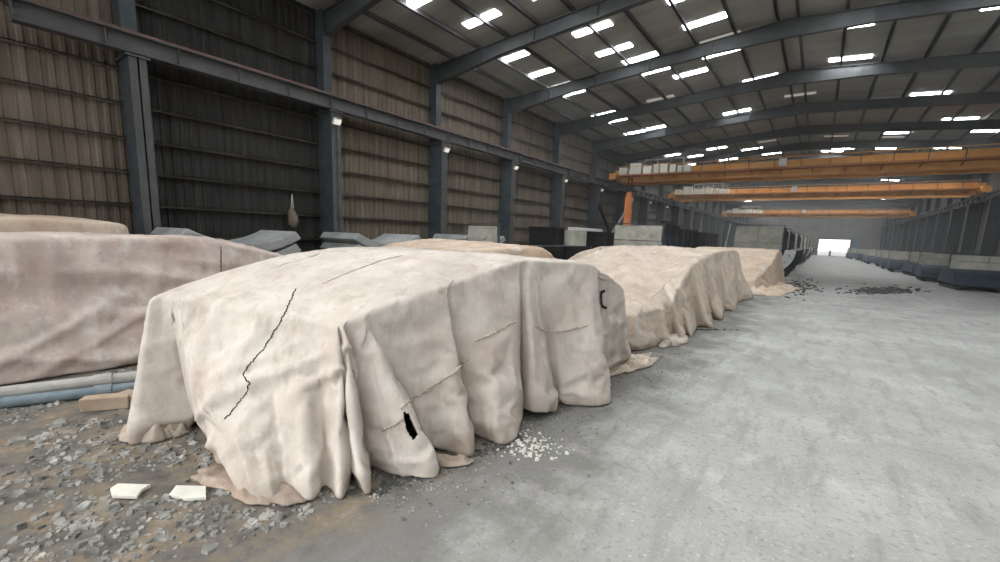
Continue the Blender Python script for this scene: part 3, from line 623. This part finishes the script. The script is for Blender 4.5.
# loose cloth lying on the floor
def rag(name, cx, cy, rx, ry, hgt, rz, material, label, seed, n=72, m=26):
    mb = MB(); vs = []; fs = []
    for i in range(m+1):
        for j in range(n):
            a = 2*PI*j/n; r = i/m*(1+.38*noise.noise((math.cos(a)*1.9+seed, math.sin(a)*1.9, 1.))+.16*noise.noise((math.cos(a)*5+seed, math.sin(a)*5, 4.)))
            x = math.cos(a)*r*rx; y = math.sin(a)*r*ry; k_ = 1/max(.35, min(rx, ry))
            wx, wy = x+.12*noise.noise((x*3, y*3, seed)), y+.12*noise.noise((x*3+9, y*3, seed))
            f = 1-abs(noise.noise((wx*1.6*k_+seed, wy*.7*k_+wx*.5, .4)))*3.2; g = 1-abs(noise.noise((wx*2.2*k_+seed, wy*3.2*k_, 2.4)))*2.8
            z = .015+hgt*(1-(i/m)**5)*(.25+.75*max(0, f)+.35*max(0, g))
            c, s = math.cos(rz), math.sin(rz); vs.append((cx+c*x-s*y, cy+s*x+c*y, z))
    for i in range(m):
        for j in range(n): fs.append((i*n+j, i*n+(j+1) % n, (i+1)*n+(j+1) % n, (i+1)*n+j))
    mb.add(vs, fs); o = mb.go(name, material, smooth=True); tag(o, label, 'cloth')
    s_ = o.modifiers.new('thickness', 'SOLIDIFY'); s_.thickness = .01; s_.offset = 1
    return o
p = onz(153, 434, .02); rag('bundled_cloth', p.x-.02, p.y+.0, .36, .2, .15, .55, M_TARP, 'bundled end of cream cloth on the floor at the left foot of the cream tarp', 2.)
p = onz(262, 478, .02); rag('dirty_cloth', p.x+.02, p.y-.05, .60, .26, .07, .22, M_TARP_D, 'dirty brown cloth crumpled under the front hem of the cream tarp', 8.)
rag('crumpled_cloth', -1.75, 26.6, 1.0, 3.4, .28, -.15, M_TARP_O, 'crumpled peach cloth heaped along the foot of the orange tinted tarp', 5.)
p = onz(440, 462, .02); rag('cloth_scrap', p.x-.05, p.y, .36, .1, .07, .6, M_TARP_B, 'rumpled strip of cloth on the floor by the torn hem of the cream tarp', 11.)
p = onz(640, 362, .02); rag('cloth_scrap', p.x-.1, p.y-.3, .3, 1.0, .09, -.1, M_TARP_B, 'rumpled cloth strip on the floor between the cream and the beige tarp', 14.)
p = onz(668, 341, .02); rag('cloth_scrap', p.x+.12, p.y, .22, .7, .12, -.1, M_TARP, 'pale rumpled cloth at the near foot of the long beige tarp', 17.)
# hook showing at the end of the cream tarp
pts = [hit(T1, u, v, .035) for u, v in ((604, 290), (600, 292), (599, 297), (599, 303), (602, 306), (606, 307))]
mb = MB(); mb.tube([q for q in pts if q is not None], .022, 8); tag(mb.go('mould_hook', M_BLACK, smooth=True), 'black hook poking through the far end of the cream tarp', 'hook')

# ------------------------------------------------------------------ moulds
def arc_pts(y0, y1, z0, zc, n=18, yc=0.):
    """arch from (y0,z0) over the crest zc to (y1,z0)"""
    return [(y0+(y1-y0)*i/n, z0+(zc-z0)*(1-(2*i/n-1)**2)**.62) for i in range(n+1)]
def make_mould(lid_mat=M_LID, lids=2, label='', group=None, side=True, lb=2.48, lh=1.28):
    t = thing('segment_mould', label, 'mould', (0, 0, 0), 0, group)
    mb = MB(); 
    for x in (-1.7, 0, 1.7): mb.box((x-.12, -2.7, 0), (x+.12, 2.7, .26))
    for y in (-2.3, -.8, .8, 2.3): mb.box((-1.95, y-.08, .26), (1.95, y+.08, .42))
    mb.go('base_frame', M_BLACK, t)
    mb = MB(); out = arc_pts(-2.75, 2.75, .42, 1.78); mb.prism(out, -1.95, .7, 'x'); mb.go('arch_body', M_BLUE, t)
    q = [(.75+1.6*math.sin(a), 2.0-1.88*math.cos(a)) for a in [PI/2*k/14 for k in range(15)]]
    def ring(f0, f1): return [(.75+(x-.75)*f0, 2.0+(z-2.0)*f0) for x, z in q]+[(.75+(x-.75)*f1, 2.0+(z-2.0)*f1) for x, z in reversed(q)]
    mb = MB(); mb.prism(q+[(.75, 2.0)], -2.2, 2.4, 'y'); mb.go('cradle_body', M_BLACK, t)
    mb = MB(); mb.prism(ring(.93, .45), -2.36, -2.2, 'y'); pl = mb.go('cradle_plate', M_PALE, t)
    mb = MB(); mb.prism(ring(1.04, .92), -2.46, -2.1, 'y'); mb.prism(ring(.47, .38), -2.42, -2.2, 'y'); mb.prism(ring(1.03, .94), -.2, .1, 'y'); mb.prism(ring(1.03, .94), 2.2, 2.5, 'y'); mb.go('rim', M_BLACK, pl)
    mb = MB()
    for a in (.35, .8, 1.25):
        p_ = (.75+1.6*.7*math.sin(a), 2-1.88*.7*math.cos(a)); mb.box((p_[0]-.05, -2.42, p_[1]-.05), (p_[0]+.05, -2.36, p_[1]+.05))
    mb.go('bolt_plate', M_STEEL_F, pl)
    w = 1.62
    for k in range(lids):
        x = -2.1+k*(w+.04); r = Matrix.Rotation(math.radians(-7), 3, 'X')
        mb = MB(); mb.box((0, -.05, 0), (w, .05, lh), rot=r, at=(x, -1.55, lb)); pl = mb.go('lid_panel', lid_mat, t, bevel=.02)
        mb = MB(); mb.tube([r @ Vector((w*.6, -.05, lh*.43))+Vector((x, -1.55, lb)), r @ Vector((w*.6, -.14, lh*.43))+Vector((x, -1.55, lb))], .17, 12)
        mb.box((-.01, -.08, .0), (.05, -.04, lh), rot=r, at=(x, -1.55, lb)); mb.box((0, -.08, lh-.06), (w, -.04, lh+.01), rot=r, at=(x, -1.55, lb)); mb.go('latch', lid_mat, pl)
    mb = MB(); mb.box((-2.1, -1.62, 1.7), (-2.1+lids*(w+.04), -1.46, lb-.04)); mb.go('lid_rail', lid_mat, t)
    mb = MB()
    for k in range(lids+1): mb.box((-2.14+k*(w+.04), -1.42, 1.6), (-2.06+k*(w+.04), -1.34, lb+lh+.12))
    mb.box((-2.2, -1.4, lb+lh+.1), (-2.0+lids*(w+.04), -1.36, lb+lh+.16)); mb.go('lid_frame', M_STEEL_F, t)
    if side:
        mb = MB(); mb.box((.95, -1.3, 2.75), (1.3, .6, 3.72)); mb.box((.95, .85, 2.7), (1.3, 2.3, 3.5))
        for y in (-1.3, -.65, 0, .6, .85, 1.6, 2.25): mb.box((1.3, y-.04, 2.75), (1.38, y+.04, 3.5))
        mb.go('side_shutter', M_BLACK, t)
        mb = MB(); mb.box((.95, -1.3, 1.62), (1.32, 2.3, 2.72))
        for y in (-1.2, -.3, .6, 1.5): mb.box((1.32, y-.05, 1.5), (1.42, y+.05, 2.72))
        mb.go('side_frame', M_BLUE, t)
    return t
m0 = make_mould(label='open steel mould by the road just beyond the orange tinted tarp', group='open segment moulds in the left row')
m0.location = (-3.55, 41.7, 0)
names = ['right behind the nearest open one', 'third from the nearest open one', 'fourth from the nearest open one', 'fifth from the nearest open one', 'sixth from the nearest open one', 'seventh from the nearest open one', 'eighth from the nearest open one', 'ninth from the nearest open one', 'tenth from the nearest open one', 'last before the far doorway']
for i in range(10):
    dup(m0, (-3.55+(0, -.15, .1, .3, -.1, .4, .2, .5, .1, .3)[i], 51.+8.6*i+(0, .5, -.4, .6, 0, .8, -.3, .2, .5, 0)[i], 0), (0, .02, -.03, .04, 0, .06, -.04, .03, 0, 0)[i], f'open steel mould in the left roadside row, {names[i]}')
r2 = make_mould(M_LID, 2, 'steel mould with two grey lids, below the orange upright post', 'open segment moulds in the row by the wall', True, 2.36, 1.0); r2.location = (-9.8, 31.5, 0)
m1 = make_mould(M_LID, 1, 'steel mould with a single grey lid in front of the brown wall', 'open segment moulds in the row by the wall', False, 1.98, .78); m1.location = (-11.3, 17.2, 0)
m1['group'] = 'open segment moulds in the row by the wall'
# dark covered boxes on the wall row
def dark_box(x, y0, y1, z0, z1, label):
    t = thing('steel_box', label, 'steel box', (x, y0, 0), 0, 'black steel boxes beyond the tarps')
    L_ = y1-y0
    mb = MB(); mb.box((-1.6, 0, z0+.05), (0, L_, z1)); mb.go('body', M_BLACK, t)
    mb = MB()
    for k in range(5): mb.box((0, L_*k/4-.04 if k else 0, z0), (.06, L_*k/4+.04, z1+.03))
    mb.box((0, 0, z1-.05), (.08, L_, z1+.05)); mb.box((-1.6, -.06, z1-.05), (.0, 0, z1+.05)); mb.box((0, 0, (z0+z1)/2-.03), (.07, L_, (z0+z1)/2+.03)); mb.go('frame', M_BLACK, t)
    mb = MB()
    for a in (.1, L_-.3): mb.box((-1.55, a, 0), (-.05, a+.2, z0+.05))
    mb.go('skid', M_STEEL, t)
dark_box(-11.2, 20., 20.9, 1.2, 2.86, 'black steel box left of the white concrete beam, behind the peach tarp')
dark_box(-10.1, 24.2, 25.2, 1.2, 2.72, 'black steel box carrying the white beam, beside the diagonal brace')
dark_box(-8.6, 35.2, 40.2, 1.2, 3.3, 'wide black steel box right of the two grey lids')
dark_box(-8.4, 42.5, 48.5, 1.2, 3.2, 'smaller black steel box farther along, just left of the large grey lids')
def pale_block(name, a, b, label, m=M_PALE):
    mb = MB(); mb.box(a, b); o = mb.go(name, m, bevel=.03); tag(o, label, 'concrete block'); return o
pale_block('concrete_beam', (-11.15, 21.3, 2.79), (-10.75, 25.1, 2.95), 'long white concrete beam lying across the black box and the pale block')
pale_block('concrete_block', (-11.7, 21.2, 1.4), (-10.7, 22.8, 2.78), 'pale concrete block under the near end of the white beam', M_LID)
pale_block('concrete_plinth', (-11.8, 21.1, 0), (-10.6, 22.9, 1.39), 'grey concrete plinth under the pale block', M_SEG)

# hidden mould under the near tarp, its base shows where the hem lifts
t = thing('covered_mould', 'dark steel mould showing under the lifted hem of the cream tarp', 'mould', (0, 0, 0))
mb = MB(); mb.box((-6.05, 2.05, .0), (-4.2, 2.25, .2)); mb.box((-6.0, 2.3, 0), (-5.7, 6.4, .2)); mb.box((-4.2, 2.9, 0), (-3.5, 6.4, .2)); mb.go('base_frame', M_STEEL_F, t)
mb = MB(); mb.prism([(2.7, .2), (2.9, .9), (3.6, 1.45), (4.5, 1.6), (5.6, 1.55), (6.2, 1.2), (6.6, .2)], -5.8, -3.95, 'x'); mb.go('arch_body', M_BLACK, t)

# moulds on the right of the road
rm = make_mould(M_LID, 2, 'low mould with pale lids on the right of the road, nearest of its row', 'moulds in the row right of the road', False, 2.3, .5)
for ch in rm.children:
    if ch.name.startswith('cradle_plate'): ch.data.materials[0] = M_BLUE
for ch in rm.children:
    for v in ch.data.vertices: v.co.z *= .76; v.co.y *= .75
    for g in ch.children:
        for v in g.data.vertices: v.co.z *= .76; v.co.y *= .75
rm.location = (8.9, 40, 0); rm.rotation_euler = (0, 0, .03)
rm2 = dup(rm, (8.6, 47.6, 0), -.04, 'low one-lid mould right of the road, second from the camera')
for ch in list(rm2.children):
    if ch.name.startswith('lid_panel') and ch.location.length >= 0 and ch.data.vertices[0].co.x > -1:
        for g in list(ch.children): bpy.data.objects.remove(g)
        bpy.data.objects.remove(ch)
for i in range(1, 11):
    dup(rm2 if i % 3 == 1 else rm, (8.7-.12*i+random.uniform(-.4, .4), 48+7.4*i+random.uniform(-.8, .8), 0), random.uniform(-.08, .08), f'low mould with pale lids right of the road, {ORD[i+1]} from the camera in its row')

# ------------------------------------------------------------------ concrete segments
def make_segment():
    R1, R0 = 3.25, 2.95; th = .54
    ou = [(R1*math.sin(-th+2*th*i/20), R1-R1*math.cos(-th+2*th*i/20)) for i in range(21)]
    inn = [(R0*math.sin(-th*.97+2*th*.97*i/20), R1-R0*math.cos(-th*.97+2*th*.97*i/20)) for i in range(21)]
    mb = MB(); mb.prism(ou+inn[::-1], -1.1, 1.1, 'x')
    return mb.go('concrete_segment', M_SEG, bevel=.04)
seg0 = None
def place_seg(x, y, z, rz, label, stack):
    global seg0
    if seg0 is None: seg0 = make_segment(); o = seg0
    else: o = seg0.copy(); C.objects.link(o)
    o.location = (x, y, z); o.rotation_euler = (0, 0, rz); tag(o, label, 'concrete segment', 'curved concrete segments stacked by the wall')
    return o
STK = [(-14.5, 5.8, .03, 'below the hanging sack', 1.6), (-14.5, 11.05, .03, 'right of the hanging sack', 1.6), (-14.6, 17.2, .0, 'in front of the brown wall sheeting', 1.66)]
for (x, y, rz, where, top) in STK:
    for k in range(4):
        z = top-.39*(3-k)
        place_seg(x, y, z, rz+random.uniform(-.015, .015), f"grey curved concrete segment {where}, {('lowest', 'second lowest', 'second highest', 'topmost')[k]} of its stack", where)
    for dy in (-.8, .8):
        mb = MB(); mb.box((x-1., y+dy-.1, 0), (x+1., y+dy+.1, max(.12, top-1.17))); tag(mb.go('timber_sleeper', M_WOOD), f"{'near' if dy < 0 else 'far'} timber sleeper under the concrete segments {where}", 'sleeper')

# hanging sack on a girt
t = thing('hanging_sack', 'old brown cloth sack hanging by a strap on the dark wall', 'sack', (-16.75, 8.93, 2.4))
mb = MB(); prof = [(0, .05), (.1, .11), (.25, .14), (.42, .13), (.58, .09), (.72, .05), (.78, .03)]
pts = [Vector((.1+.02*math.sin(z*9), .03*math.sin(z*6), z)) for z, r in prof]; mb.tube(pts, [r*1.4 for z, r in prof], 14); b_ = mb.go('sack_body', M_SACK, t, smooth=True)
for v in b_.data.vertices: v.co += Vector((noise.noise(v.co*7), noise.noise(v.co*7+Vector((3, 0, 0))), 0))*.05
mb = MB(); mb.tube([(.1, -.03, .74), (.11, -.02, 1.0), (.13, 0, 1.28)], .014, 6); mb.tube([(.1, .05, .74), (.11, .03, 1.0), (.13, 0, 1.28)], .014, 6); mb.go('strap', M_LAMPB, t)
# orange upright and its hook block
a = ony(629.5, 192, 36.); b = ony(628, 226, 36.)
t = thing('orange_post', 'orange upright steel post below the nearest crane, behind grey lids', 'post', (a.x, 36., 0))
mb = MB(); mb.prism([(-.25, 0), (.25, 0), (.23, 5.9), (.15, 6.3), (-.15, 6.3), (-.23, 5.9)], -.12, .12, 'y'); mb.box((-.27, -.16, 0), (-.23, .16, 5.9)); mb.box((.23, -.16, 0), (.27, .16, 5.9)); mb.go('post_body', M_ORP, t)
mb = MB(); mb.box((-.5, -.4, 0), (.5, .4, .05)); mb.go('base_plate', M_STEEL, t)
mb = MB(); mb.box((-.3, -.25, 6.32), (.3, .25, 6.85)); mb.tube([(-.15, 0, 6.85), (-.15, 0, 7.4)], .05, 8); mb.tube([(.15, 0, 6.85), (.15, 0, 7.4)], .05, 8); mb.go('hook_block', M_BLACK, t)
# diagonal braces in the wall bay
def brace(p, q, m, label):
    mb = MB(); mb.bar(p, q, .16, .22); o = mb.go('diagonal_brace', m); tag(o, label, 'brace', 'diagonal braces on the wall')
b0, b1 = onx(607, 242, -15.6), onx(633, 199, -15.6); b0 = b0+(b0-b1)*((b0.z-.05)/(b1.z-b0.z))
brace(b0, b1, M_GREYP, 'pale grey diagonal brace rising beside the orange post')
b2, b3 = onx(599, 205, -15.3), onx(613, 241, -15.3); b3 = b2+(b3-b2)*((b2.z-.05)/(b2.z-b3.z))
brace(b2, b3, M_BLACK, 'dark diagonal brace crossing the pale grey brace')
brace((-15.75, 98.9, .05), (-15.75, 104.2, 6.5), M_GREYP, 'small pale diagonal brace far down the wall, above the dark boxes')

# ------------------------------------------------------------------ floor clutter
def pipe(u0, v0, u1, v1, z, r, m, name, label):
    p = onz(u0, v0, z); q = onz(u1, v1, z); d = (q-p).normalized(); p = p-d*2.2; q = q+d*1.2; q.z = p.z = z
    mb = MB(); n = 10; mb.tube([p.lerp(q, i/n) for i in range(n+1)], r, 14); mb.tube([p.lerp(q, .55), p.lerp(q, .6)], r*1.18, 14)
    tag(mb.go(name, m, smooth=False), label, 'pipe')
pipe(105, 380.5, 142, 376, .16, .085, M_PIPE_G, 'grey_pipe', 'thick dusty grey pipe on the floor below the pinkish tarp')
pipe(105, 390.5, 142, 386, .075, .07, M_PIPE_B, 'blue_pipe', 'blue grey pipe on the floor in front of the grey pipe')
def block(u, v, w, d, h, rz, label):
    p = onz(u, v, 0); mb = MB(); mb.box((-w/2, -d/2, 0), (w/2, d/2, h)); o = mb.go('tan_block', M_BLOCK, bevel=.012, loc=(p.x, p.y, .0)); o.rotation_euler = (0, 0, rz)
    tag(o, label, 'block', 'tan blocks by the pipes'); return o
block(108, 408, .5, .18, .17, 1.0, 'pale tan block by the pipes, nearer to the left')
block(133, 404, .34, .2, .16, .5, 'darker tan block between the pipes and the cream tarp')
for (px, lab) in (([(110, 488), (118, 483), (151, 484), (142, 489), (137, 496), (112, 495)], 'broken white slab on the brown earth, the left one of two'), ([(169, 494), (176, 485), (206, 485.5), (206, 497), (186, 498)], 'broken white slab on the brown earth, the right one of two')):
    q = [onz(u, v, .045) for u, v in px]; mb = MB(); mb.prism([(p.x, p.y) for p in q], .012, .045, 'z'); tag(mb.go('broken_slab', M_SLAB, bevel=.006), lab, 'slab', 'broken white slabs')
def chips(name, pts, smin, smax, m, label, flat=.35):
    mb = MB()
    for (x, y) in pts:
        s = random.uniform(smin, smax)*(.6+.4*random.random()); n = random.choice((4, 5, 5, 6)); a0 = random.random()*6; hh = s*flat*(.5+random.random()); z0 = ground_z(x, y)-.004
        tx, ty = random.uniform(-.25, .25), random.uniform(-.25, .25)
        rr = [(s*(.55+.5*random.random())*math.cos(a0+2*PI*k/n), s*(.45+.4*random.random())*math.sin(a0+2*PI*k/n)) for k in range(n)]
        vs = [(x+p[0], y+p[1], z0) for p in rr]+[(x+p[0]*.75, y+p[1]*.75, z0+hh+tx*p[0]+ty*p[1]) for p in rr]
        mb.add(vs, [tuple(range(n, 2*n))]+[(k, (k+1) % n, n+(k+1) % n, n+k) for k in range(n)])
    o = mb.go(name, m); tag(o, label, 'rubble', kind='stuff'); return o
def scat(n, f):
    out = []
    while len(out) < n:
        q = f()
        if q is not None: out.append(q)
    return out
def f_left():
    x = random.uniform(-9.0, -3.2); y = random.uniform(-.6, 2.6)
    if noise.noise((x*1.3, y*1.3, 5.)) < -.15+.3*random.random()-.2: return None
    return x, y
chips('stone_rubble', scat(4200, f_left), .012, .06, M_CHIP, 'grey stone chips strewn over the earth at the left of the cream tarp')
chips('stone_rubble', scat(330, f_left), .06, .14, M_CHIP, 'larger flat stone flakes among the chips left of the cream tarp', .22)
def f_edge():
    y = 2.2+abs(random.gauss(0, 1))*4.; x = -3.15+.11*(min(y, 8)-2.2)+abs(random.gauss(0, .45))
    return (x, y) if y < 12 and x < .6 else None
chips('gravel', scat(2600, f_edge), .006, .028, M_CHIP, 'fine gravel along the road edge of the cream tarp', .6)
def f_white():
    p = onz(random.gauss(533, 13), random.gauss(447, 7), 0); return p.x, p.y
chips('mortar_crumbs', scat(170, f_white), .008, .04, M_SLAB, 'white mortar crumbs on the road in front of the cream tarp', .7)
def f_dark(cu, cv, su, sv):
    def f():
        p = onz(random.gauss(cu, su), min(330, max(262, random.gauss(cv, sv))), 0); return p.x, p.y
    return f
chips('dark_rubble', scat(420, f_dark(885, 291, 16, 1.6)), .04, .22, M_CHIP_D, 'dark broken rubble patch on the right half of the road')
chips('dark_rubble', scat(300, f_dark(798, 287, 10, 4)), .03, .16, M_CHIP_D, 'dark rubble on the road beside the crumpled peach cloth')
chips('dark_rubble', scat(260, f_dark(700, 341, 14, 6)), .02, .09, M_CHIP_D, 'dark chips on the road at the foot of the beige tarp')
def f_hem():
    t = random.random(); p = onz(372+150*t, 491-56*t+random.gauss(2, 3.5), 0); return p.x, p.y
chips('dark_rubble', scat(330, f_hem), .015, .055, M_CHIP_D, 'dark broken chips along the front hem of the cream tarp')
mb = MB(); mb.tube([(2.4, 136, 0), (2.4, 136, 1.25)], .22, 10); mb.tube([(2.4, 136, 1.25), (2.4, 136, 1.5)], [.22, .1], 10); tag(mb.go('road_bollard', M_STEEL), 'small dark upright bollard in the bright far doorway', 'bollard')

mb = MB(); mb.box((XW+.3, 14, -.2), (XR-.3, YE-1, 10.6)); hz = mb.go('dust_haze', None or M_SKYD)
hm = bpy.data.materials.new('thin_dust_haze'); hm.use_nodes = True; N = hm.node_tree.nodes; N.remove(N['Principled BSDF'])
vs_ = N.new('ShaderNodeVolumeScatter'); vs_.inputs['Density'].default_value = .0021; vs_.inputs['Color'].default_value = (.93, .94, .95, 1); vs_.inputs['Anisotropy'].default_value = .2
hm.node_tree.links.new(vs_.outputs[0], N['Material Output'].inputs['Volume']); hz.data.materials.clear(); hz.data.materials.append(hm)
tag(hz, 'thin grey dust haze hanging in the far half of the hall', 'haze', kind='stuff')
# ------------------------------------------------------------------ light: overcast daylight through the open near end, doorway and glowing roof strips, some of them added
w = bpy.data.worlds.new('sky'); bpy.context.scene.world = w; w.use_nodes = True
N = w.node_tree.nodes; L = w.node_tree.links; bg = N['Background']
tc = N.new('ShaderNodeTexCoord'); sp = N.new('ShaderNodeSeparateXYZ'); L.new(tc.outputs['Generated'], sp.inputs[0])
rp = N.new('ShaderNodeValToRGB'); e = rp.color_ramp.elements; e[0].position = .45; e[0].color = (.82, .84, .85, 1); e[1].position = .9; e[1].color = (.97, .99, 1, 1)
L.new(sp.outputs['Z'], rp.inputs['Fac']); L.new(rp.outputs['Color'], bg.inputs['Color']); bg.inputs['Strength'].default_value = 2.1
sun = bpy.data.lights.new('hazy_sun', 'SUN'); sun.energy = 2.4; sun.angle = math.radians(40); sun.color = (1, .97, .92)
so = bpy.data.objects.new('hazy_sun', sun); C.objects.link(so); so.rotation_euler = Vector((.52, .75, -.62)).to_track_quat('-Z', 'Y').to_euler()

S = bpy.context.scene
S.view_settings.view_transform = 'Standard'; S.view_settings.look = 'None'; S.view_settings.gamma = 1; S.view_settings.use_curve_mapping = False
S.view_settings.exposure = .1
S.cycles.use_denoising = True; S.cycles.max_bounces = 8; S.cycles.diffuse_bounces = 5
